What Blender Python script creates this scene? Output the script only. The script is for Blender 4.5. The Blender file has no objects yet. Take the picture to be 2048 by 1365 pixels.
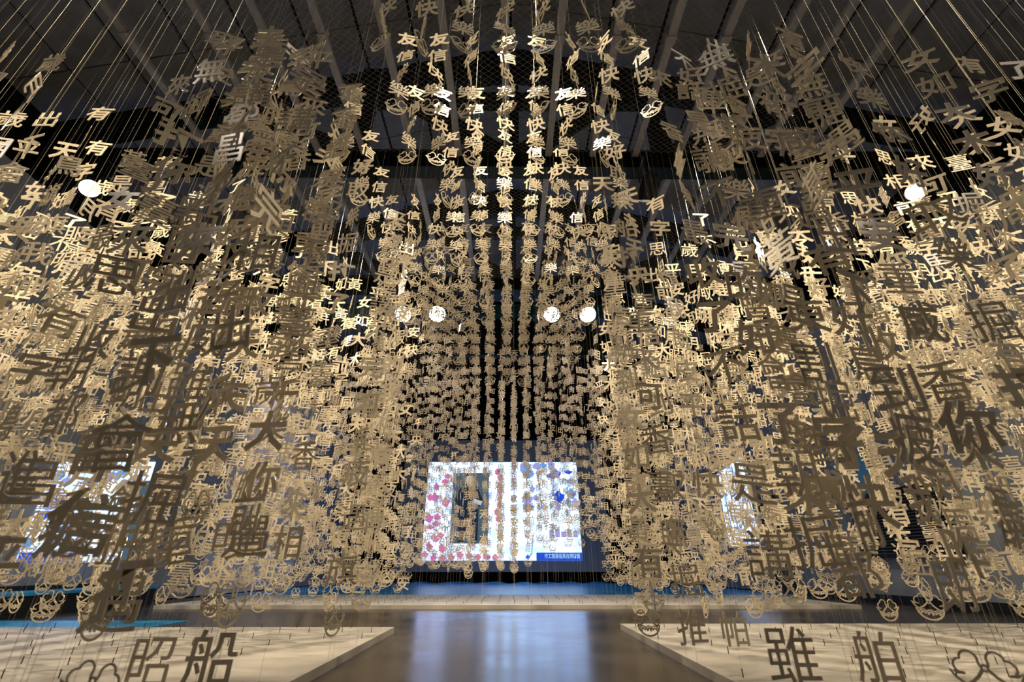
import bpy, math, random
import numpy as np
from mathutils import Matrix, Vector, Euler
random.seed(11)
C = bpy.context.scene.collection
SC = bpy.context.scene
R = math.radians
# ------------------------------------------------------------------ camera
FPX, PITCH, EYE = 910.0, R(26.46), 0.50
cam = bpy.data.cameras.new('camera'); camo = bpy.data.objects.new('camera', cam); C.objects.link(camo)
cam.sensor_width = 36.0; cam.lens = 36.0*FPX/2048.0
cam.clip_start = 0.05; cam.clip_end = 100
camo.location = (0, 0, EYE); camo.rotation_euler = (R(90)+PITCH, 0, -math.atan(6*math.cos(PITCH)/FPX))
cam.dof.use_dof = True; cam.dof.focus_distance = 5.0; cam.dof.aperture_fstop = 2.8
SC.camera = camo
# ------------------------------------------------------------------ world, light, exposure
w = bpy.data.worlds.new('world'); SC.world = w; w.use_nodes = True
w.node_tree.nodes['Background'].inputs[0].default_value = (0.42, 0.48, 0.62, 1)
w.node_tree.nodes['Background'].inputs[1].default_value = 0.022
SC.view_settings.view_transform = 'Standard'; SC.view_settings.look = 'None'
SC.view_settings.gamma = 1.0; SC.view_settings.use_curve_mapping = False
SC.view_settings.exposure = -0.2
SC.cycles.max_bounces = 5; SC.cycles.diffuse_bounces = 3; SC.cycles.glossy_bounces = 2
SC.cycles.sample_clamp_indirect = 4.0
WARM = (1.0, 0.81, 0.54); NEUT = (1.0, 0.82, 0.68)
# spotlights of the hall, plus two added fill lamps: (x, y, height above floor, aim x, aim y, aim z, watts, cone, colour, which)
LAMPS = [
 (-6.93, 5.63, 6.10, -2.2, 3.0, 1.6, 1500, 80, WARM, 'left end of the nearer roof truss'),
 ( 6.75, 5.63, 6.10,  2.2, 3.0, 1.6, 1500, 80, WARM, 'right end of the nearer roof truss'),
 (-2.62, 9.75, 6.10, -2.6, 5.0, 0.8, 300, 70, NEUT, 'far truss, outermost lamp on the left'),
 (-1.78, 9.75, 6.10, -0.9, 3.5, 0.8, 420, 80, WARM, 'far truss, second lamp from the left'),
 ( 1.04, 9.75, 6.10,  0.6, 5.0, 0.8, 220, 70, NEUT, 'far truss, third lamp from the left'),
 ( 1.92, 9.75, 6.10,  2.2, 5.0, 0.8, 300, 70, NEUT, 'far truss, outermost lamp on the right'),
 (-3.1, 1.05, 6.20, -3.0, 4.7, 1.2, 2300, 60, WARM, 'front truss above the left block'),
 ( 0.31, 1.05, 6.20, -1.5, 4.4, 0.9, 720, 40, WARM, 'front truss, aimed across the aisle to the left'),
 (-0.31, 1.05, 6.20,  1.5, 4.4, 0.9, 720, 40, WARM, 'front truss, aimed across the aisle to the right'),
 ( 3.1, 1.05, 6.20,  3.0, 4.7, 1.2, 2300, 60, WARM, 'front truss above the right block'),
 ( 0.0, -1.6, 5.20,  0.0, 3.0, 3.6, 80, 34, WARM, 'ceiling behind the camera, aimed over the aisle'),
 (-2.3, 5.65, 6.10, -1.6, 9.2, 1.2, 460, 70, NEUT, 'nearer truss, aimed at the far strings on the left'),
 ( 2.3, 5.65, 6.10,  1.6, 9.2, 1.2, 460, 70, NEUT, 'nearer truss, aimed at the far strings on the right'),
 (-4.6, -1.6, 5.00, -2.2, 3.2, 1.3, 105, 100, (1.0, 0.84, 0.70), 'front wall behind the camera, added fill on the left'),  # added fill lamp, wide cone, lifts the near camera-facing characters
 ( 4.6, -1.6, 5.00,  2.2, 3.2, 1.3, 105, 100, (1.0, 0.84, 0.70), 'front wall behind the camera, added fill on the right'),  # its added twin, fill for the near right block
 (-4.9, 9.75, 6.10, -5.9, 12.2, 1.6, 400, 50, (1.0, 0.84, 0.86), 'far truss, aimed at the pale wall on the left'),
]
# ------------------------------------------------------------------ helpers
def mat(name, col, rough=0.6, spec=0.5, metal=0.0, emit=None, es=1.0, noise=None):
    m = bpy.data.materials.new(name); m.use_nodes = True
    nt = m.node_tree; b = nt.nodes['Principled BSDF']
    b.inputs['Base Color'].default_value = (*col, 1); b.inputs['Roughness'].default_value = rough
    b.inputs['Specular IOR Level'].default_value = spec; b.inputs['Metallic'].default_value = metal
    if emit:
        b.inputs['Emission Color'].default_value = (*emit, 1); b.inputs['Emission Strength'].default_value = es
    if noise:
        sc, amt, bump = noise
        tc = nt.nodes.new('ShaderNodeTexCoord'); n = nt.nodes.new('ShaderNodeTexNoise')
        n.inputs['Scale'].default_value = sc; n.inputs['Detail'].default_value = 6
        nt.links.new(tc.outputs['Object'], n.inputs['Vector'])
        r = nt.nodes.new('ShaderNodeMapRange')
        r.inputs[1].default_value = .3; r.inputs[2].default_value = .7
        r.inputs[3].default_value = 1-amt; r.inputs[4].default_value = 1+amt
        nt.links.new(n.outputs['Fac'], r.inputs[0])
        mx = nt.nodes.new('ShaderNodeVectorMath'); mx.operation = 'SCALE'
        mx.inputs[0].default_value = col; nt.links.new(r.outputs[0], mx.inputs['Scale'])
        nt.links.new(mx.outputs[0], b.inputs['Base Color'])
        if bump:
            bp = nt.nodes.new('ShaderNodeBump'); bp.inputs['Strength'].default_value = bump; bp.inputs['Distance'].default_value = .02
            nt.links.new(n.outputs['Fac'], bp.inputs['Height']); nt.links.new(bp.outputs[0], b.inputs['Normal'])
    return m

class MB:
    def __init__(s): s.v = []; s.f = []
    def box(s, x0, y0, z0, x1, y1, z1):
        n = len(s.v)
        s.v += [(x0,y0,z0),(x1,y0,z0),(x1,y1,z0),(x0,y1,z0),(x0,y0,z1),(x1,y0,z1),(x1,y1,z1),(x0,y1,z1)]
        s.f += [tuple(n+i for i in q) for q in ((0,3,2,1),(4,5,6,7),(0,1,5,4),(1,2,6,5),(2,3,7,6),(3,0,4,7))]
        return s
    def tube(s, pts, r, n=6, cap=True):
        pts = [Vector(p) for p in pts]; base = len(s.v)
        rs = r if isinstance(r, (list, tuple)) else [r]*len(pts)
        for i, p in enumerate(pts):
            d = (pts[min(i+1, len(pts)-1)]-pts[max(i-1, 0)]).normalized()
            a = d.orthogonal().normalized() if abs(d.z) > .9 else d.cross(Vector((0,0,1))).normalized()
            b = d.cross(a)
            for k in range(n):
                t = 2*math.pi*k/n
                s.v.append(tuple(p+(a*math.cos(t)+b*math.sin(t))*rs[i]))
        for i in range(len(pts)-1):
            for k in range(n):
                a0 = base+i*n+k; a1 = base+i*n+(k+1) % n
                s.f.append((a0, a1, a1+n, a0+n))
        if cap:
            s.f.append(tuple(base+k for k in reversed(range(n)))); s.f.append(tuple(base+(len(pts)-1)*n+k for k in range(n)))
        return s
    def prism(s, poly, y0, y1):            # polygon in x,z pushed along y
        n = len(s.v); m = len(poly)
        s.v += [(x, y0, z) for x, z in poly]+[(x, y1, z) for x, z in poly]
        s.f.append(tuple(n+i for i in range(m))); s.f.append(tuple(n+m+i for i in reversed(range(m))))
        for i in range(m):
            j = (i+1) % m; s.f.append((n+j, n+i, n+m+i, n+m+j))
        return s
    def member(s, a, b, wd, y0, y1):       # flat truss member between two x,z points
        ax, az = a; bx, bz = b; L = math.hypot(bx-ax, bz-az); nx, nz = -(bz-az)/L*wd/2, (bx-ax)/L*wd/2
        return s.prism([(ax-nx, az-nz), (bx-nx, bz-nz), (bx+nx, bz+nz), (ax+nx, az+nz)], y0, y1)
    def mesh(s, name, m=None):
        me = bpy.data.meshes.new(name); me.from_pydata(s.v, [], s.f); me.validate(); me.update()
        if m: me.materials.append(m)
        return me
    def obj(s, name, m, parent=None, loc=None):
        o = bpy.data.objects.new(name, s.mesh(name, m)); C.objects.link(o)
        if parent: o.parent = parent
        if loc: o.location = loc
        return o

def tag(o, label=None, cat=None, group=None, kind=None):
    if label: o['label'] = label
    if cat: o['category'] = cat
    if group: o['group'] = group
    if kind: o['kind'] = kind
    return o
def empty(name, loc=(0, 0, 0), **k):
    o = bpy.data.objects.new(name, None); C.objects.link(o); o.location = loc; o.empty_display_size = .1
    return tag(o, **k)
def put(name, me, parent, loc=(0, 0, 0), rot=(0, 0, 0), scale=(1, 1, 1)):
    o = bpy.data.objects.new(name, me); C.objects.link(o); o.parent = parent
    o.location = loc; o.rotation_euler = rot; o.scale = scale
    return o
ORD = ['zeroth','first','second','third','fourth','fifth','sixth','seventh','eighth','ninth','tenth','eleventh','twelfth','thirteenth',
       'fourteenth','fifteenth','sixteenth','seventeenth','eighteenth','nineteenth','twentieth']+['twenty-'+o for o in 'first second third fourth fifth sixth seventh eighth ninth'.split()]+['thirtieth']+['thirty-'+o for o in 'first second third fourth fifth'.split()]
CP, SP = math.cos(PITCH), math.sin(PITCH)
def at(px, py, zc):                        # point of the hall seen at a photo pixel, at a given depth
    xr = (px-1018)/FPX*zc; yu = (682.5-py)/FPX*zc
    return Vector((xr, zc*CP-yu*SP, EYE+zc*SP+yu*CP))

# ------------------------------------------------------------------ materials
M_char = mat('cut_board', (0.69, 0.615, 0.48), 0.24, 0.5)
M_cord = mat('nylon_line', (0.34, 0.31, 0.26), 0.15, 0.8)
M_black = mat('black_steel', (0.006, 0.007, 0.007), 0.6, 0.2)
M_truss = mat('dark_green_steel', (0.006, 0.013, 0.010), 0.6, 0.25, noise=(4, .3, 0))
M_rail = mat('grey_rail', (0.36, 0.34, 0.32), 0.5, 0.4, noise=(9, .12, 0))
M_net = mat('galvanised_mesh', (0.42, 0.39, 0.34), 0.4, 0.5)
M_roof = mat('roof_board', (0.40, 0.42, 0.48), 0.8, 0.2, noise=(2.5, .18, 0.05))
M_gap = mat('roof_void', (0.01, 0.01, 0.01), 0.9, 0.1)
M_wall = mat('slate_wall_paint', (0.20, 0.235, 0.30), 0.75, 0.3, noise=(1.5, .12, 0.05))
M_pale = mat('pale_wall_paint', (0.62, 0.58, 0.60), 0.75, 0.3, noise=(1.5, .06, 0.03))
M_dark = mat('dark_wall_paint', (0.02, 0.022, 0.026), 0.8, 0.2)
M_board = mat('white_plinth_paint', (0.42, 0.40, 0.37), 0.6, 0.3, noise=(3, .08, 0.1))
M_peg = mat('dark_peg', (0.05, 0.045, 0.04), 0.5, 0.4)
M_curt = mat('black_velvet', (0.004, 0.0045, 0.006), 0.9, 0.15)
M_screen = mat('grey_screen_cloth', (0.30, 0.37, 0.46), 0.7, 0.2)
M_mat = mat('blue_vinyl_and_reflection', (0.015, 0.22, 0.48), 0.35, 0.25, noise=(1.2, .35, 0.5))  # also colours the strip that paints in a floor reflection
M_lens = mat('lamp_lens', (1, 1, 1), 0.2, 0.5, emit=(1, 0.90, 0.74), es=60)
M_can = mat('lamp_housing', (0.012, 0.012, 0.012), 0.45, 0.4)
def em(name, col, s=1.0): return mat(name, (0.02, 0.02, 0.02), 0.7, 0.1, emit=col, es=s)

# ------------------------------------------------------------------ setting
def concrete():
    m = bpy.data.materials.new('polished_concrete'); m.use_nodes = True; nt = m.node_tree; L = nt.links.new; N = nt.nodes.new
    b = nt.nodes['Principled BSDF']; tc = N('ShaderNodeTexCoord')
    n1 = N('ShaderNodeTexNoise'); n1.inputs['Scale'].default_value = 1.3; n1.inputs['Detail'].default_value = 8; n1.inputs['Roughness'].default_value = .62
    n2 = N('ShaderNodeTexNoise'); n2.inputs['Scale'].default_value = 38; n2.inputs['Detail'].default_value = 4
    L(tc.outputs['Object'], n1.inputs['Vector']); L(tc.outputs['Object'], n2.inputs['Vector'])
    r = N('ShaderNodeValToRGB'); r.color_ramp.elements[0].position = .32; r.color_ramp.elements[1].position = .72
    r.color_ramp.elements[0].color = (0.020, 0.0165, 0.013, 1); r.color_ramp.elements[1].color = (0.085, 0.069, 0.053, 1)
    L(n1.outputs['Fac'], r.inputs[0])
    mx = N('ShaderNodeMix'); mx.data_type = 'RGBA'; mx.blend_type = 'MULTIPLY'; mx.inputs[0].default_value = .35
    L(r.outputs[0], mx.inputs[6]); L(n2.outputs['Color'], mx.inputs[7])
    # the wandering crack down the aisle
    sx = N('ShaderNodeSeparateXYZ'); L(tc.outputs['Object'], sx.inputs[0])
    cw = N('ShaderNodeTexNoise'); cw.noise_dimensions = '1D'; cw.inputs['Scale'].default_value = 1.1; cw.inputs['Detail'].default_value = 7; cw.inputs['Roughness'].default_value = .7
    L(sx.outputs['Y'], cw.inputs['W'])
    a = N('ShaderNodeMath'); a.operation = 'MULTIPLY_ADD'; a.inputs[1].default_value = -.11; a.inputs[2].default_value = .055
    L(cw.outputs['Fac'], a.inputs[0])
    s = N('ShaderNodeMath'); s.operation = 'ADD'; L(sx.outputs['X'], s.inputs[0]); L(a.outputs[0], s.inputs[1])
    ab = N('ShaderNodeMath'); ab.operation = 'ABSOLUTE'; L(s.outputs[0], ab.inputs[0])
    ck = N('ShaderNodeMapRange'); ck.inputs[1].default_value = .002; ck.inputs[2].default_value = .008; L(ab.outputs[0], ck.inputs[0])
    mc = N('ShaderNodeMix'); mc.data_type = 'RGBA'; mc.inputs[6].default_value = (0.012, 0.010, 0.009, 1)
    L(ck.outputs[0], mc.inputs[0]); L(mx.outputs[2], mc.inputs[7]); L(mc.outputs[2], b.inputs['Base Color'])
    rr = N('ShaderNodeMapRange'); rr.inputs[3].default_value = .12; rr.inputs[4].default_value = .34
    L(n1.outputs['Fac'], rr.inputs[0]); L(rr.outputs[0], b.inputs['Roughness'])
    bp = N('ShaderNodeBump'); bp.inputs['Strength'].default_value = .12; bp.inputs['Distance'].default_value = .01
    L(n1.outputs['Fac'], bp.inputs['Height']); L(bp.outputs[0], b.inputs['Normal'])
    return m
HALF, BACK, FRONT = 9.0, 18.2, -2.5
f = MB().box(-HALF-.3, FRONT-.3, -.2, HALF+.3, BACK+.3, 0).obj('floor', concrete()); tag(f, kind='structure')
def roof_z(x): return EYE+10.35-.285*abs(x)
for nm, a in (('wall_left', (-HALF-.2, FRONT, 0, -HALF, BACK, roof_z(HALF)+.15)), ('wall_right', (HALF, FRONT, 0, HALF+.2, BACK, roof_z(HALF)+.15))):
    tag(MB().box(*a).obj(nm, M_dark), kind='structure')
for nm, y in (('wall_back', BACK), ('wall_front', FRONT-.2)):
    tag(MB().prism([(-HALF-.2, 0), (HALF+.2, 0), (HALF+.2, roof_z(HALF+.2)+.1), (0, roof_z(0)+.1), (-HALF-.2, roof_z(HALF+.2)+.1)], y, y+.2).obj(nm, M_dark), kind='structure')
ceil = MB().prism([(-HALF-.2, roof_z(HALF+.2)+.06), (0, roof_z(0)+.06), (HALF+.2, roof_z(HALF+.2)+.06), (HALF+.2, roof_z(HALF+.2)+.2), (0, roof_z(0)+.2), (-HALF-.2, roof_z(HALF+.2)+.2)], FRONT, BACK).obj('ceiling', M_gap)
tag(ceil, kind='structure')
for sd in (-1, 1):
    for i in range(9):
        x0, x1 = sd*(i*1.0+.03), sd*((i+1)*1.0-.03)
        for j in range(8):
            y0 = FRONT+j*2.58
            p = MB().prism([(x0, roof_z(x0)-.01), (x1, roof_z(x1)-.01), (x1, roof_z(x1)+.05), (x0, roof_z(x0)+.05)], y0+.012, y0+2.568).obj('roof_panel', M_roof, ceil)
# partition walls inside the hall, both sides
def panels(parent, x, sd, y0, y1, h, n, m):
    for i in range(n):
        a = y0+(y1-y0)*i/n; b = y0+(y1-y0)*(i+1)/n
        MB().box(min(x, x+sd*.1), a+.006, 0.02, max(x, x+sd*.1), b-.006, h).obj('wall_panel', m[i] if isinstance(m, list) else m, parent)
pl = MB().box(-6.03, -1.0, 0, -5.98, BACK-.3, 4.75).obj('wall_left_inner', M_dark); tag(pl, kind='structure')
panels(pl, -5.98, 1, -1.0, BACK-.3, 4.8, 14, [M_wall]*8+[M_pale]*3+[M_wall]*3)
pr = MB().box(5.98, -1.0, 0, 6.03, BACK-.3, 4.75).obj('wall_right_inner', M_dark); tag(pr, kind='structure')
panels(pr, 5.98, -1, -1.0, BACK-.3, 4.8, 14, M_wall)
tag(MB().box(-5.88, -1.0, 0, -5.85, 8.2, .30).obj('baseboard_left', M_black), kind='structure')
tag(MB().box(5.85, -1.0, 0, 5.88, 10.2, .12).obj('baseboard_right', M_black), kind='structure')

# ------------------------------------------------------------------ roof trusses, rails and the wire net
def truss(y, label, simple=False):
    t = empty('roof_truss', (0, y, EYE+6.4), label=label, cat='truss')
    def P(n, mb): o = mb.obj(n, M_truss, t); o.location = (0, -y, -EYE-6.4); return o
    E = EYE; a, b = y-.11, y+.11
    ch = MB()
    ch.box(-8.95, y-.14, E+6.38, 8.95, y+.14, E+6.41); ch.box(-8.95, y-.14, E+6.78, 8.95, y+.14, E+6.81); ch.box(-8.95, y-.03, E+6.41, 8.95, y+.03, E+6.78)
    P('bottom_chord', ch)
    for sd in (-1, 1):
        P('top_chord', MB().prism([(sd*8.9, E+7.42), (0, E+9.93), (0, E+9.05), (sd*3.2, E+8.35), (sd*8.9, E+6.81)], a, b))
        P('post', MB().box(sd*2.83-.17, a+.01, E+6.81, sd*2.83+.17, b-.01, E+9.2))
        P('diagonal', MB().member((sd*.1, E+6.75), (sd*2.75, E+9.0), .34, a+.02, b-.02))
        P('outer_strut', MB().member((sd*2.9, E+6.8), (sd*5.6, E+8.2), .34, a+.02, b-.02))
    P('king_post', MB().box(-.16, a+.01, E+6.81, .16, b-.01, E+9.6))
    P('collar', MB().box(-2.7, a+.03, E+8.15, 2.7, b-.03, E+8.5))
    return t
truss(2.0, 'dark steel roof truss overhead, nearest the camera, carrying the front lamps')
truss(6.0, 'dark green steel roof truss over the near end of the wire net')
truss(10.0, 'dark green steel roof truss over the far row of lamps')
truss(14.0, 'dark steel roof truss farthest back, above the black curtains')
RX = [-5.35, -4.18, -3.41, -2.61, -1.75, -.92, -.07, .69, 1.48, 2.25, 3.02, 3.87, 4.51, 5.28]
for b, (y0, y1, bn) in enumerate(((2.16, 5.84, 'nearer'), (6.16, 9.84, 'farther'))):
    for i, x in enumerate(RX):
        o = empty('ceiling_rail', (x, (y0+y1)/2, EYE+6.62), label='pale grey ceiling rail under the net, %s from the left in the %s roof bay' % (ORD[i+1], bn), cat='rail', group='ceiling rails under the wire net')
        h = (y1-y0)/2
        c = MB().box(-.055, -h, 0, .055, h, .012).box(-.055, -h, .012, -.043, h, .06).box(.043, -h, .012, .055, h, .06)
        c.obj('channel', M_rail, o)
        MB().prism([(-.07, -.012), (.07, -.012), (.07, .07), (.0552, .07), (.0552, -.001), (-.0552, -.001), (-.0552, .07), (-.07, .07)], -h*.1-.06, -h*.1+.06).obj('joint_clip', M_rail, o)
    mb = MB(); W_, L_ = .13, .045
    k = -4.75
    while k < 4.75:
        n = int((y1-y0)/L_); pts = [(k+(W_/2 if j % 2 else 0), y0+j*(y1-y0)/n, EYE+6.72+(.012 if j % 2 else 0)) for j in range(n+1)]
        mb.tube(pts, 0.0038, 3, False)
        pts = [(k+(W_/2 if j % 2 else W_), y0+j*(y1-y0)/n, EYE+6.72+(.012 if j % 2 else 0)) for j in range(n+1)]
        mb.tube(pts, 0.0038, 3, False)
        k += W_
    t = empty('wire_net', (0, (y0+y1)/2, EYE+6.72), label='diamond wire net stretched under the roof in the %s bay' % bn, cat='net')
    o = mb.obj('net_mesh', M_net, t); o.location = (0, -(y0+y1)/2, -EYE-6.72); o['kind'] = 'stuff'
t = empty('curtain_beam', (0, 13.4, EYE+7.6), label='teal painted beam across the hall above the black curtains', cat='beam')
MB().box(-8.9, -.12, 0, 8.9, .12, .05).box(-8.9, -.03, .05, 8.9, .03, .35).box(-8.9, -.12, .35, 8.9, .12, .4).obj('beam', mat('teal_steel', (0.015, 0.10, 0.11), .5, .4), t)

# ------------------------------------------------------------------ far end: curtains, screen, floor sheet
def curtain(x0, x1, y, h, label):
    t = empty('stage_curtain', ((x0+x1)/2, y, 0), label=label, cat='curtain', group='black stage curtains along the back wall')
    n = int((x1-x0)/.045); v = []; fs = []
    ph = random.random()*6
    for i in range(n+1):
        x = x0+(x1-x0)*i/n-(x0+x1)/2
        d = .075*math.sin(x*17+ph)+.03*math.sin(x*41+ph*2)
        for z in (0.03, h*.5, h): v.append((x, d*(1.15-.3*z/h), z))
    for i in range(n):
        for j in range(2):
            a = i*3+j; fs.append((a, a+3, a+4, a+1))
    mb = MB(); mb.v = v; mb.f = fs; mb.obj('cloth', M_curt, t)
    MB().tube([((x0-x1)/2, 0, h+.03), ((x1-x0)/2, 0, h+.03)], .03, 8).obj('curtain_rail', M_black, t)
cx = np.linspace(-5.85, 5.85, 8)
for i in range(7):
    curtain(cx[i]+.02, cx[i+1]-.02, BACK-.35, 7.2, 'black pleated curtain on the back wall, %s from the left' % ORD[i+1])

E = EYE
sy = 17.5
t = empty('projection_screen', (0, sy, E-.14), label='large grey projection screen with a bright picture at the far end', cat='screen')
def on(n, poly, m, dy, parent=t):        # flat shape on the screen, x,z real
    o = MB().prism([(x, z-E+.14) for x, z in poly], dy, dy+.004).obj(n, m, parent); return o
MB().box(-3.95, 0, 0, 3.52, .06, 4.55).obj('screen_cloth', M_screen, t)
MB().tube([(-4.0, .03, 4.6), (3.57, .03, 4.6)], .06, 8).obj('roller', M_black, t)
for x in (-3.6, -.2, 3.2): MB().tube([(x, .03, 4.62), (x, .03, roof_z(x)-E+.14)], .008, 6).obj('suspension_cable', M_black, t)
X0, X1, Z0, Z1 = -3.04, 2.54, E+.21, E+3.57
def U(u, v): return (X0+(X1-X0)*u, Z0+(Z1-Z0)*v)
def RECT(u0, v0, u1, v1): return [U(u0, v0), U(u1, v0), U(u1, v1), U(u0, v1)]
def slide():
    m = bpy.data.materials.new('projected_picture'); m.use_nodes = True; nt = m.node_tree; L = nt.links.new; N = nt.nodes.new
    b = nt.nodes['Principled BSDF']; b.inputs['Base Color'].default_value = (.1, .1, .1, 1)
    tc = N('ShaderNodeTexCoord'); n = N('ShaderNodeTexNoise'); n.inputs['Scale'].default_value = 2.2; n.inputs['Detail'].default_value = 5
    L(tc.outputs['Object'], n.inputs['Vector'])
    r = N('ShaderNodeValToRGB'); r.color_ramp.elements[0].position = .40; r.color_ramp.elements[1].position = .52
    r.color_ramp.elements[0].color = (.34, .50, 1.1, 1); r.color_ramp.elements[1].color = (.50, .76, 1.15, 1)
    L(n.outputs['Fac'], r.inputs[0]); L(r.outputs[0], b.inputs['Emission Color']); b.inputs['Emission Strength'].default_value = 2.6
    return m
M_slide = slide()
on('picture', RECT(0, 0, 1, 1), M_slide, -.006)
pink = em('slide_pink', (.85, .22, .72), .8); rose = em('slide_rose', (.95, .25, .55), .8)
blue = em('slide_blue', (.02, .10, .85), .9); viol = em('slide_violet', (.42, .45, .95), .9); sky = em('slide_sky', (.15, .45, 1), .9)
grey = em('slide_grey', (.10, .16, .22), .8); dark = em('slide_dark', (.02, .03, .05), .8); skin = em('slide_skin', (.75, .78, .8), .8)
on('portrait_panel', RECT(.17, .16, .41, .88), grey, -.012)
def blob(u, v, ru, rv, n=14, wob=.25):
    return [U(u+ru*math.cos(6.283*i/n)*(1+wob*math.sin(i*2.4)), v+rv*math.sin(6.283*i/n)*(1+wob*math.cos(i*1.7))) for i in range(n)]
# printed person in the portrait: dark clothes, arms folded
on('portrait_legs', [U(.22, .17), U(.255, .17), U(.285, .42), U(.31, .17), U(.345, .17), U(.345, .52), U(.215, .52)], dark, -.018)
on('portrait_torso', [U(.215, .50), U(.345, .50), U(.37, .60), U(.335, .73), U(.30, .76), U(.26, .76), U(.225, .73), U(.19, .60)], dark, -.019)
on('portrait_arm', [U(.30, .56), U(.36, .54), U(.37, .58), U(.31, .61)], skin, -.022)
on('portrait_head', blob(.28, .82, .028, .055, 14, 0), skin, -.022)
on('portrait_hair', [U(.25, .83), U(.252, .865), U(.28, .885), U(.308, .865), U(.31, .83), U(.295, .85), U(.265, .85)], dark, -.024)
rb = random.Random(4)
for i in range(16): on('pink_flower', blob(rb.uniform(.02, .14), rb.uniform(.03, .97), rb.uniform(.015, .03), rb.uniform(.02, .05)), pink if i % 2 else rose, -.012)
for i in range(9): on('pink_flower', blob(.02+i*.055, rb.uniform(.02, .06), .022, .03), pink if i % 2 else rose, -.013)
for i in range(8): on('pink_flower', blob(.475+rb.uniform(-.012, .012), .40+i*.07, .017, .035), rose, -.012)
for i in range(26): on('blue_flower', blob(rb.uniform(.63, .98), rb.uniform(.50, .97), rb.uniform(.015, .04), rb.uniform(.02, .06)), (viol, sky, viol, blue)[i % 4], -.012)
for i in range(5): on('lilac_patch', RECT(.80+i*.038, .22, .83+i*.038, .22+rb.uniform(.05, .09)), viol, -.012)
on('flower_stem', [U(.67, .03), U(.69, .06), U(.70, .24), U(.693, .24), U(.684, .07), U(.665, .035)], sky, -.013)
on('blue_bud', blob(.662, .03, .014, .02), blue, -.014)
on('caption_bar', RECT(.715, 0, 1, .075), blue, -.014)

# glyphs: outlines of the built-in lettering turned into cut board pieces
def plain(ch, res, ext):
    me = glyph(ch, res, ext, 0.0)
    A_ = sum(p.area for p in me.polygons if p.normal.z > .9); S_ = sum(p.area for p in me.polygons if abs(p.normal.z) < .5)
    bpy.data.meshes.remove(me); return A_, S_/(2*ext)
def glyph(ch, res, ext=.011, off=None, m=M_char):
    ref = None
    for of in ((.026, .020, .014, .009, .004, 0) if off is None else (off,)):   # heavy strokes, but counters stay open
        c = bpy.data.curves.new('glyph', 'FONT'); c.body = ch; c.resolution_u = res; c.extrude = ext; c.offset = of
        o = bpy.data.objects.new('glyph', c); C.objects.link(o)
        me = bpy.data.meshes.new_from_object(o.evaluated_get(bpy.context.evaluated_depsgraph_get()))
        bpy.data.objects.remove(o); bpy.data.curves.remove(c)
        n = len(me.vertices); a = np.empty(n*3, np.float32); me.vertices.foreach_get('co', a); a = a.reshape(-1, 3)
        bb = a.max(0)-a.min(0)
        A_ = sum(p.area for p in me.polygons if p.normal.z > .9); S_ = sum(p.area for p in me.polygons if abs(p.normal.z) < .5)
        if of == 0 or off is not None: break
        if ref is None:                       # area and outline length of the plain glyph, to catch broken fills
            ref = plain(ch, res, ext)
        want = ref[0]+of*ref[1]
        if .93 < A_/want < 1.035 and A_/(bb[0]*bb[1]) < .465: break
    a[:, :2] -= (a[:, :2].max(0)+a[:, :2].min(0))/2 if len(ch) == 1 else 0
    me.vertices.foreach_set('co', a.ravel()); me.materials.clear(); me.materials.append(m); me.update()
    me.name = 'character'
    return me
M_cap = em('caption_white', (.55, .9, 1), 1.0)
o = put('caption_text', glyph('作工開展祖馬在隊術藝', 2, .01, .004, M_cap), t, (X0+(X1-X0)*.765, -.02, Z0-E+.14+.08), (R(90), 0, 0), (.125, .165, .1))
o = put('fine_print', glyph('―― ――――', 1, .01, 0, em('slide_print', (.45, .6, .7), .8)), t, (X0+(X1-X0)*.88, -.016, Z0-E+.14+.46), (R(90), 0, 0), (.09, .05, .1))

tmat = MB()
nx, ny = 60, 60
for j in range(ny+1):
    for i in range(nx+1):
        x = -5.7+11.4*i/nx; y = 9.75+7.7*j/ny
        z = .010+.006*math.sin(x*5+math.sin(y*3))*math.cos(y*6)
        if y > 15.5: z += (y-15.5)*.028*(math.sin(x*6.3+2*math.sin(y*2.1+x))*.5+.6)
        tmat.v.append((x, y, z))
for j in range(ny):
    for i in range(nx):
        a = j*(nx+1)+i; tmat.f.append((a, a+1, a+nx+2, a+nx+1))
o = tmat.obj('floor_sheet', M_mat); tag(o, 'rippled blue vinyl floor sheet under the large screen', 'floor sheet', kind='thing')

o = MB().box(-5.3, 4.72, 0.002, -3.3, 5.5, .010).obj('floor_reflection', M_mat); tag(o, 'blue strip standing in for the wall picture reflected behind the left plinth', 'floor reflection', kind='thing')  # thin blue box painting in the left picture's reflection on the floor
# ------------------------------------------------------------------ side walls: left picture, bench, door and vent on the right
def quad_x(n, x, pts, m, parent, th=.01):   # flat quad on a side wall: pts are y,z
    s = 1 if x < 0 else -1
    mb = MB(); k = len(pts)
    mb.v = [(x, y, z) for y, z in pts]+[(x+s*th, y, z) for y, z in pts]
    mb.f = [tuple(range(k)), tuple(range(2*k-1, k-1, -1))]+[(i, (i+1) % k, k+(i+1) % k, k+i) for i in range(k)]
    o = mb.obj(n, m, parent); o.location = -parent.location; return o
t = empty('wall_projection', (-5.87, 6.9, E+.06), label='bright blue and white picture projected on the left wall', cat='screen')
LY = [(6.05, E+.055), (7.75, E+.07), (7.69, E+1.566), (6.0, E+1.22)]
def LQ(u, v):
    a = Vector(LY[0]).lerp(Vector(LY[1]), u); b = Vector(LY[3]).lerp(Vector(LY[2]), u); return tuple(a.lerp(b, v))
quad_x('picture', -5.875, LY, M_slide, t)
quad_x('dark_column', -5.86, [LQ(.90, 0), LQ(1, 0), LQ(1, .8), LQ(.9, .8)], grey, t, .006)
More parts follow.
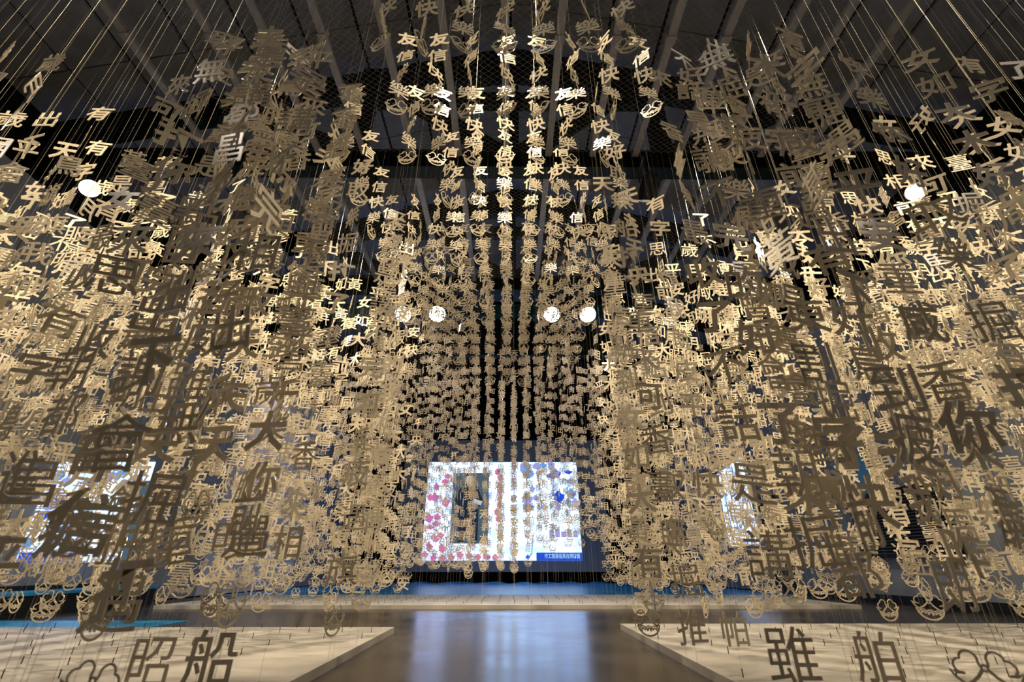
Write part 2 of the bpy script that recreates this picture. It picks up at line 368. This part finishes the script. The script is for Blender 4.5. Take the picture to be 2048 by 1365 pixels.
quad_x('caption_bar', -5.86, [LQ(0, 0), LQ(.5, 0), LQ(.5, .09), LQ(0, .09)], blue, t, .006)
for i in range(22):
    u, v = (rb.uniform(.02, .3), rb.uniform(.15, .95)) if i % 3 else (rb.uniform(.3, .7), rb.uniform(.75, .95))
    quad_x('blue_flower', -5.858, [LQ(min(.99, u+.045*math.cos(k*.9)*(1+.3*math.sin(k*2))), min(.99, v+.05*math.sin(k*.9))) for k in range(7)], (sky, blue, sky, viol)[i % 4], t, .004)
for i in range(6): quad_x('pink_flower', -5.857, [LQ(.82+.03*math.cos(k*.9), .25+i*.1+.035*math.sin(k*.9)) for k in range(7)], rose, t, .004)
t = empty('low_bench', (-5.6, 6.4, 0), label='low black bench with glossy blue top under the left wall picture', cat='bench')
MB().box(-.24, -1.6, .215, .24, 1.6, .25).obj('bench_top', M_mat, t)
MB().box(-.22, -1.55, 0, .22, 1.55, .215).obj('bench_body', M_black, t)
t = empty('exit_panel', (-5.86, 9.2, E+1.1), label='small dark green panel on the pale stretch of the left wall', cat='sign')
MB().box(0, -.22, -.14, .03, .22, .14).obj('sign_face', mat('sign_green', (.01, .06, .03), .5, .4), t)
MB().box(-.01, -.25, -.17, .028, .25, -.141).box(-.01, -.25, .141, .028, .25, .17).obj('sign_frame', M_black, t)
t = empty('wall_picture', (5.87, 12.2, E), label='tall bright white picture on the right wall beside the dark doorway', cat='screen')
quad_x('picture', 5.875, [(11.6, E+.5), (13.2, E+.5), (13.2, E+2.35), (11.6, E+2.5)], M_slide, t)
for i in range(4): quad_x('divider', 5.862, [(11.8+i*.36, E+.5), (11.84+i*.36, E+.5), (11.84+i*.36, E+2.35), (11.8+i*.36, E+2.35)], dark, t, .006)
d = MB().box(5.84, 10.35, 0, 5.875, 11.25, 1.95).obj('door_1', M_black); tag(d, kind='structure')
MB().tube([(5.80, 10.5, .95), (5.80, 10.5, 1.15)], .015, 6).obj('door_handle', M_rail, d)
t = empty('wall_poster', (5.86, 7.95, E+1.36), label='small flat sky blue poster on the right wall above the vent', cat='poster')
MB().box(-.02, -.42, -.3, .005, .42, .3).obj('sheet', mat('sky_blue_print', (.08, .32, .62), .6, .3), t)
MB().box(-.025, -.45, .301, .005, .45, .33).obj('top_batten', M_rail, t)
t = empty('louvre_vent', (5.86, 7.3, E+.6), label='black louvred vent panel on the right wall', cat='vent')
MB().box(-.01, -.85, -.42, .01, .85, .42).obj('backing', M_black, t)
for a in ((-.06, -.9, -.47, .01, .9, -.421), (-.06, -.9, .421, .01, .9, .47), (-.06, -.9, -.42, .01, -.851, .42), (-.06, .851, -.42, .01, .9, .42)):
    MB().box(*a).obj('frame', M_black, t)
sl = MB(); sl.v = [(-.055, -.85, .0), (-.055, .85, .0), (-.012, .85, .022), (-.012, -.85, .022), (-.055, -.85, .004), (-.055, .85, .004), (-.012, .85, .026), (-.012, -.85, .026)]
sl.f = [(0,1,2,3),(7,6,5,4),(0,4,5,1),(1,5,6,2),(2,6,7,3),(3,7,4,0)]
slm = sl.mesh('slat', mat('vent_slat', (.05, .055, .065), .4, .5))
for i in range(19): put('slat', slm, t, (0, 0, -.415+i*.043))

# ------------------------------------------------------------------ white plinths with their pegs
def plinth(x0, x1, y0, y1, h, label, nx, ny):
    t = empty('plinth', ((x0+x1)/2, (y0+y1)/2, 0), label=label, cat='plinth')
    ox, oy = (x0+x1)/2, (y0+y1)/2
    for i in range(nx):
        for j in range(ny):
            a, b = x0+(x1-x0)*i/nx, x0+(x1-x0)*(i+1)/nx; c, d = y0+(y1-y0)*j/ny, y0+(y1-y0)*(j+1)/ny
            MB().box(a-ox+.0015, c-oy+.0015, 0, b-ox-.0015, d-oy-.0015, h).obj('top_board', M_board, t)
    return t
PH = .045
PLN = {'left': plinth(-5.75, -.97, .2, 4.55, PH, 'low white plinth left of the aisle, carrying the left block of strings', 4, 2),
       'right': plinth(1.0, 5.75, .2, 4.80, PH, 'low white plinth right of the aisle, carrying the right block of strings', 4, 2),
       'far': plinth(-4.75, 4.75, 7.05, 9.65, PH, 'low white plinth across the hall under the far strings', 6, 2)}
pegm = MB().tube([(0, 0, 0), (0, 0, .035)], .0026, 6).mesh('peg', M_peg)

# ------------------------------------------------------------------ cloud motif cut from the same board
def ribbon(mb, pts, wd, th=.0016, closed=False):
    n = len(pts); b = len(mb.v)
    for i, (x, z) in enumerate(pts):
        p0 = pts[(i-1) % n] if closed or i else pts[i]; p1 = pts[(i+1) % n] if closed or i < n-1 else pts[i]
        dx, dz = p1[0]-p0[0], p1[1]-p0[1]; l = math.hypot(dx, dz) or 1
        q = wd[i] if isinstance(wd, list) else wd
        ax, az = -dz/l*q/2, dx/l*q/2
        mb.v += [(x+ax, z+az, -th), (x-ax, z-az, -th), (x+ax, z+az, th), (x-ax, z-az, th)]
    for i in range(n if closed else n-1):
        a = b+4*i; c = b+4*((i+1) % n)
        mb.f += [(a, c, c+1, a+1), (a+2, a+3, c+3, c+2), (a, a+2, c+2, c), (a+1, c+1, c+3, a+3)]
def arc(cx, cz, r, a0, a1, n, rz=None):
    return [(cx+r*math.cos(R(a0+(a1-a0)*i/n)), cz+(rz or r)*math.sin(R(a0+(a1-a0)*i/n))) for i in range(n+1)]
def cloud(n):
    mb = MB(); s = .128; w_ = .0054
    def S(p): return [(x*s, z*s) for x, z in p]
    for sd in (-1, 1):
        lob = arc(.20, .36, .15, -25, 175, n)
        lob = arc(.36, .22, .13, -100, 95, n)+arc(.21, .35, .14, 20, 200, n)+[(.06, .22)]
        ribbon(mb, S([(sd*x, z) for x, z in lob]), w_)
        ribbon(mb, S([(sd*x, z) for x, z in [(.05, .17), (.14, .06), (.26, -.04), (.36, -.09)]]), w_*1.3)
        wing = [(.36, .10), (.47, .10), (.58, .16), (.50, .02), (.40, -.07), (.30, -.10)]
        ribbon(mb, S([(sd*x, z) for x, z in wing]), w_*1.25)
        ribbon(mb, S([(sd*x, z) for x, z in arc(.24, -.25, .14, -10, 170, n)]), w_)
        ribbon(mb, S([(sd*x, z) for x, z in arc(.24, -.26, .07, -20, 190, n)]), w_*1.5)
        ribbon(mb, S([(sd*x, z) for x, z in [(.36, -.12), (.46, -.08), (.40, -.25), (.30, -.37), (.16, -.45), (0, -.48)]]), w_*1.5)
    ribbon(mb, S(arc(0, .20, .055, 0, 360, n+2)), w_)
    ribbon(mb, S(arc(0, -.24, .13, 0, 180, n)), w_); ribbon(mb, S(arc(0, -.27, .075, -30, 210, n)), w_*1.6)
    me = mb.mesh('cloud_motif', M_char); return me

# ------------------------------------------------------------------ strings of cut-out characters
PHR = ['出下會疲倦的我相', '了不話是講不完的', '女如大木好咸基', '思相前進馬祖都', '來可香臺與最收', '歲月服明昨船舶雖', '天夫千央重信點到',
       '好取無掘打了重', '有字鳥旗我朗皮', '平安快樂你', '臺會香來都昌', '黃是有字前遇']
ALL = sorted(set(''.join(PHR))|set('友信快樂朝謝期昭推帕割東營與威'))
GH = {c: glyph(c, 2) for c in ALL}; GL = {c: glyph(c, 1) for c in ALL}
CLH, CLL = cloud(7), cloud(4)
rs = random.Random(23)
def ang(sg=20):
    y = rs.gauss(0, sg) if rs.random() < .76 else rs.uniform(-90, 90)
    return (R(rs.gauss(0, 5)), R(rs.gauss(0, 4)), R(y))
SIZE = .154
STR = []                                   # each: block, row, col, x, y, top z, chars [(ch, z, angles)]
def build_col(zt, zb, pitch, text, cloudy=True, sg=20):
    out = []; z = zt; i = 0
    while z > zb+pitch*.9:
        if rs.random() > .05: out.append([text[i % len(text)], z, ang(sg)])
        i += 1; z -= pitch
    if cloudy and rs.random() < cloudy: out.append(['☁', z, ang()])
    return out
for bl, sd in (('left', -1), ('right', 1)):
    for r in range(10):
        y = 1.58+.325*r
        for c in range(18):
            x = sd*(1.06+.25*c)+rs.gauss(0, .012)
            txt = rs.choice(PHR)+rs.choice(PHR)
            zt = E+min(2.48, 1.72*y)+rs.uniform(-.10, .10); zb = rs.choice([.20, .26, .32, .40, .5])
            STR.append(dict(b=bl, r=r, c=c, x=x, y=y+rs.gauss(0, .012), ch=[q for q in build_col(zt, zb, .222, txt, .3 if r < 4 else .9) if not (c > 7 and q[1] < 1.7 and rs.random() < .3)] or build_col(zt, zb, .222, txt)))
for r in range(14):                        # overhead, above the aisle
    y = 1.56+.40*r
    for c in range(10):
        x = -1.22+.236*c+rs.gauss(0, .008)
        z0 = E+2.62+rs.uniform(-.02, .02)
        ch = [['友', z0+.76, ang(36)], ['信', z0+.57, ang(36)], ['快', z0+.385, ang(36)], ['樂', z0+.20, ang()], ['☁', z0+.03, ang()]]
        STR.append(dict(b='over', r=r, c=c, x=x, y=y, ch=ch))
for r in range(6):                         # far block
    y = 7.25+.36*r
    for c in range(38):
        x = -4.38+.235*c+rs.gauss(0, .01)
        zt = E+3.55+rs.uniform(-.12, .12)
        mid = abs(x) < 1.7
        zb = rs.choice([.42, .5, .5, .55]) if mid else rs.choice([.2, .28, .36])
        if mid and x > .3: zb += rs.uniform(.25, .75)
        txt = rs.choice(PHR)+rs.choice(PHR)
        d_ = build_col(zt, zb, rs.uniform(.175, .215), txt, True, 48)
        d_ = [q for q in d_[:-4] if rs.random() > .2]+d_[-4:]
        if rs.random() < .3 and len(d_) > 5: d_[-2][0] = '安'; d_[-3][0] = '平'
        STR.append(dict(b='far', r=r, c=c, x=x, y=y+rs.gauss(0, .012), ch=d_))
# characters that can be read in the photograph: (character, pixel x, pixel y, width in pixels)
READ = [('來',265,480,80),('來',395,485,92),('相',510,505,90),('思',358,526,80),('可',255,550,74),('香',334,595,76),('香',437,598,76),('與',603,577,66),
 ('臺',592,646,68),('收',186,674,82),('最',286,670,84),('威',413,677,84),('取',470,670,74),('營',582,712,66),('朝',155,750,90),('謝',286,746,92),('雖',379,753,86),
 ('期',437,760,84),('千',565,790,64),('夫',317,887,76),('天',430,890,78),('大',545,873,74),('船',455,1312,92),('昭',325,1318,86),('疲',712,945,52),('是',752,955,46),
 ('講',748,1020,46),('不',745,1085,48),('完',730,1150,46),('會',725,905,44),('遇',713,1163,46),('相',575,1085,62),('船',1250,455,46),
 ('樂',1913,505,82),('重',1799,553,76),('會',1510,605,70),('東',1613,629,80),('好',1703,632,82),('咸',1844,640,94),('取',1530,684,72),('割',1630,722,92),
 ('收',1765,684,82),('點',1878,725,90),('掘',1665,790,90),('到',1792,774,92),('了',1565,846,92),('了',1685,893,92),('天',1843,905,94),('朝',1590,946,92),('打',1668,995,94),
 ('舶',1755,1315,104),('推',1385,1255,62),('帕',1470,1258,60),('是',1283,1003,46),('黃',1275,1060,48),('有',1297,1123,58),('字',1292,1182,46),('雖',1585,1310,96),
 ('如',630,415,48),('大',530,410,52),('木',455,410,52),('女',245,400,58),('平',1232,1122,28),('安',1235,1162,28),('安',807,1167,28)]
moved = []
for ch, px, py, wpx in READ:
    p = at(px, py, SIZE*.93*FPX/wpx)
    bl = 'far' if wpx < 35 else ('left' if px < 1018 else 'right')
    s = next((s for s in moved if abs(s['x']-p.x) < .04 and abs(s['y']-p.y) < .08), None)
    k = 0
    while s is None and k < 24 and any(abs(m['x']-p.x) < .155 and abs(m['y']-p.y) < .09 for m in moved):
        k += 1; p = at(px, py, SIZE*.93*FPX/wpx*(1+.03*((k+1)//2)*(1 if k % 2 else -1)))
    if s is None:
        c_ = [s for s in STR if s['b'] == bl and s not in moved]
        s = min(c_, key=lambda s: (s['x']-p.x)**2+(s['y']-p.y)**2); moved.append(s)
        s['x'], s['y'] = p.x, p.y
    s['ch'] = [q for q in s['ch'] if q[1] < E+max(.6, 1.72*s['y'])+.05 and abs(q[1]-p.z) > .13 or len(q) > 3]
    s['ch'].append([ch, p.z, (0, 0, R(rs.uniform(-10, 10))), 1])
    s['ch'].sort(key=lambda q: -q[1])
STR = [s for s in STR if s in moved or all((s['x']-m['x'])**2+(s['y']-m['y'])**2 > .13**2 for m in moved)]
STR = [s for s in STR if s['b'] != 'over' or all((s['x']-m['x'])**2+(s['y']-m['y'])**2 > .10**2 for m in STR if m['b'] != 'over')]
keep = []
for q in sorted(STR, key=lambda q: q not in moved):      # no two strings so close that their pieces touch
    if all(abs(q['x']-m['x']) > .157 or abs(q['y']-m['y']) > .10 for m in keep): keep.append(q)
STR = keep
# the 300 strings that show largest are things of their own; the rest are one mass
for s in STR:
    zm = sum(q[1] for q in s['ch'])/len(s['ch'])-E
    best = 99
    for q in s['ch']:
        zc = s['y']*CP+(q[1]-E)*SP
        if zc > .1:
            u = s['x']/zc*FPX; v = ((q[1]-E)*CP-s['y']*SP)/zc*FPX
            if abs(u) < 1040 and abs(v) < 690: best = min(best, zc)
    s['zc'] = best
STR.sort(key=lambda s: s['zc'])
NET = E+6.715
cordm = MB().tube([(0, 0, 0), (0, 0, 1)], .00045, 4, False).mesh('cord', M_cord)
LAB = {'left': ('left block', 'the left plinth'), 'right': ('right block', 'the right plinth'), 'over': ('overhead group', ''), 'far': ('far block', '')}
rest_v, rest_l, rest_n = [], [], 0
def base_z(s): return s['ch'][-1][1]-.05 if s['b'] == 'over' else PH+.037
cache = {}
SZ = dict(left=.156, right=.156, over=.145, far=.136)
def arrays(me):
    if me.name not in cache:
        me.calc_loop_triangles()
        v = np.empty(len(me.vertices)*3, np.float32); me.vertices.foreach_get('co', v)
        t_ = np.empty(len(me.loop_triangles)*3, np.int32); me.loop_triangles.foreach_get('vertices', t_)
        cache[me.name] = (v.reshape(-1, 3), t_)
    return cache[me.name]
def add_rest(me, M):
    global rest_n
    v, t_ = arrays(me); A = np.array(M, np.float32)
    rest_v.append(v@A[:3, :3].T+A[:3, 3]); rest_l.append(t_+rest_n); rest_n += len(v)
RXM = Matrix.Rotation(R(90), 4, 'X')
def turn(a): return Matrix.Rotation(a[2], 4, 'Z') @ Matrix.Rotation(a[0], 4, 'X') @ Matrix.Rotation(a[1], 4, 'Y') @ RXM
for k, s in enumerate(STR):
    zb = base_z(s)
    if s['b'] in PLN and s['x'] and True:
        pl_ = PLN[s['b']]
        if (s['b'] == 'left' and s['x'] < -.99) or (s['b'] == 'right' and s['x'] > 1.02) or s['b'] == 'far':
            put('peg', pegm, pl_, (s['x']-pl_.location.x, s['y']-pl_.location.y, PH))
    if k < 300:
        bl, pln = LAB[s['b']]
        lab = 'string of cream cut-out characters, %s, %s row back, %s from %s' % (bl, ORD[s['r']+1], ORD[s['c']+1] if s['c'] < 20 else 'number %d' % (s['c']+1), 'the aisle' if s['b'] in ('left', 'right') else 'the left')
        if s in moved:                        # told apart by what it reads, from the piece that faces the camera
            g = next(q[0] for q in s['ch'] if len(q) > 3)
            n_ = sum(1 for m in moved if m['b'] == s['b'] and abs(m['x']) < abs(s['x']))+1
            lab = 'off-row string of cream cut-out characters showing %s, %s, %s such from the aisle' % (g, bl, ORD[n_])
        t = empty('hanging_string', (s['x'], s['y'], zb), label=lab, cat='hanging string', group='hanging strings in the '+bl)
        put('cord', cordm, t, (0, 0, 0), (0, 0, 0), (1, 1, NET-zb))
        for q in s['ch']:
            cl = q[0] == '☁'
            o = put('cloud_motif' if cl else 'character', CLH if cl else GH[q[0]], t)
            sc = 1 if cl else SZ[s['b']]
            o.matrix_local = Matrix.Translation((0, 0, q[1]-zb)) @ turn(q[2]) @ Matrix.Diagonal((sc, sc, sc, 1))
    else:
        add_rest(cordm, Matrix.Translation((s['x'], s['y'], zb)) @ Matrix.Diagonal((1, 1, NET-zb, 1)))
        for q in s['ch']:
            cl = q[0] == '☁'; sc = 1 if cl else SZ[s['b']]
            add_rest(CLL if cl else GL[q[0]], Matrix.Translation((s['x'], s['y'], q[1])) @ turn(q[2]) @ Matrix.Diagonal((sc, sc, sc, 1)))
v = np.concatenate(rest_v).astype(np.float32); l = np.concatenate(rest_l).astype(np.int32)
me = bpy.data.meshes.new('string_mass'); me.vertices.add(len(v)); me.vertices.foreach_set('co', v.ravel())
me.loops.add(len(l)); me.loops.foreach_set('vertex_index', l)
me.polygons.add(len(l)//3); me.polygons.foreach_set('loop_start', np.arange(0, len(l), 3, dtype=np.int32))
me.materials.append(M_char); me.update(calc_edges=True)
o = bpy.data.objects.new('hanging_strings', me); C.objects.link(o)
tag(o, 'dense mass of cream cut-out character strings behind the nearer ones', 'hanging strings', kind='stuff')
print('STRINGS', len(STR), 'chars', sum(len(s['ch']) for s in STR), 'mass tris', len(l)//3)

# ------------------------------------------------------------------ the lamps
bodym = MB().tube([(0, 0, -.30), (0, 0, -.24), (0, 0, -.05), (0, 0, .0)], [.07, .135, .15, .155], 20).mesh('housing', M_can)
lensm = MB().tube([(0, 0, .0005), (0, 0, .008)], .135, 24).mesh('lens', M_lens)
rim = MB()
for k in range(24):
    a0, a1 = R(15*k), R(15*(k+1)); b = len(rim.v)
    for r_ in (.155, .137):
        for z_ in (-.01, .16): rim.v += [(r_*math.cos(a0), r_*math.sin(a0), z_), (r_*math.cos(a1), r_*math.sin(a1), z_)]
    rim.f += [(b, b+1, b+3, b+2), (b+4, b+6, b+7, b+5), (b+2, b+3, b+7, b+6)]
rimm = rim.mesh('rim', M_can)
rimf = rim.mesh('rim', M_can)
for v_ in rimf.vertices:
    if v_.co.z > .1: v_.co.z = .04
for k_, (x, y, z, ax, ay, az, wt, cone, col, wh) in enumerate(LAMPS):
    t = empty('stage_lamp', (x, y, z), label='black stage spotlight on the '+wh, cat='lamp', group='stage spotlights under the roof trusses')
    d = (Vector((ax, ay, az))-Vector((x, y, z))).normalized()
    q = d.to_track_quat('Z', 'Y')
    for n_, m_ in (('housing', bodym), ('lens', lensm), ('rim', rimf if k_ < 6 else rimm)):
        o = put(n_, m_, t, scale=(1.45,)*3 if 2 <= k_ < 6 else (1,)*3); o.rotation_mode = 'QUATERNION'; o.rotation_quaternion = q
    top = EYE+6.38-z; cy = (round(y/4-.5)*4+2) - y
    side = Vector((d.y, -d.x, 0)).normalized()*(.24 if 2 <= k_ < 6 else .17)
    c_ = -d*.12
    MB().tube([c_+side, c_+side+Vector((0, 0, .26)), c_-side+Vector((0, 0, .26)), c_-side], .012, 6).obj('yoke', M_can, t)
    MB().tube([c_+Vector((0, 0, .26)), Vector((c_.x, c_.y, top-.02)), Vector((c_.x, cy, top-.02))], .018, 6).obj('hanger', M_can, t)
    ld = bpy.data.lights.new('spot', 'SPOT'); ld.energy = wt; ld.color = col; ld.spot_size = R(cone); ld.spot_blend = .55; ld.shadow_soft_size = .12
    lo = bpy.data.objects.new('spot', ld); C.objects.link(lo); lo.parent = t; lo.location = d*.06
    lo.rotation_mode = 'QUATERNION'; lo.rotation_quaternion = d.to_track_quat('-Z', 'Y')
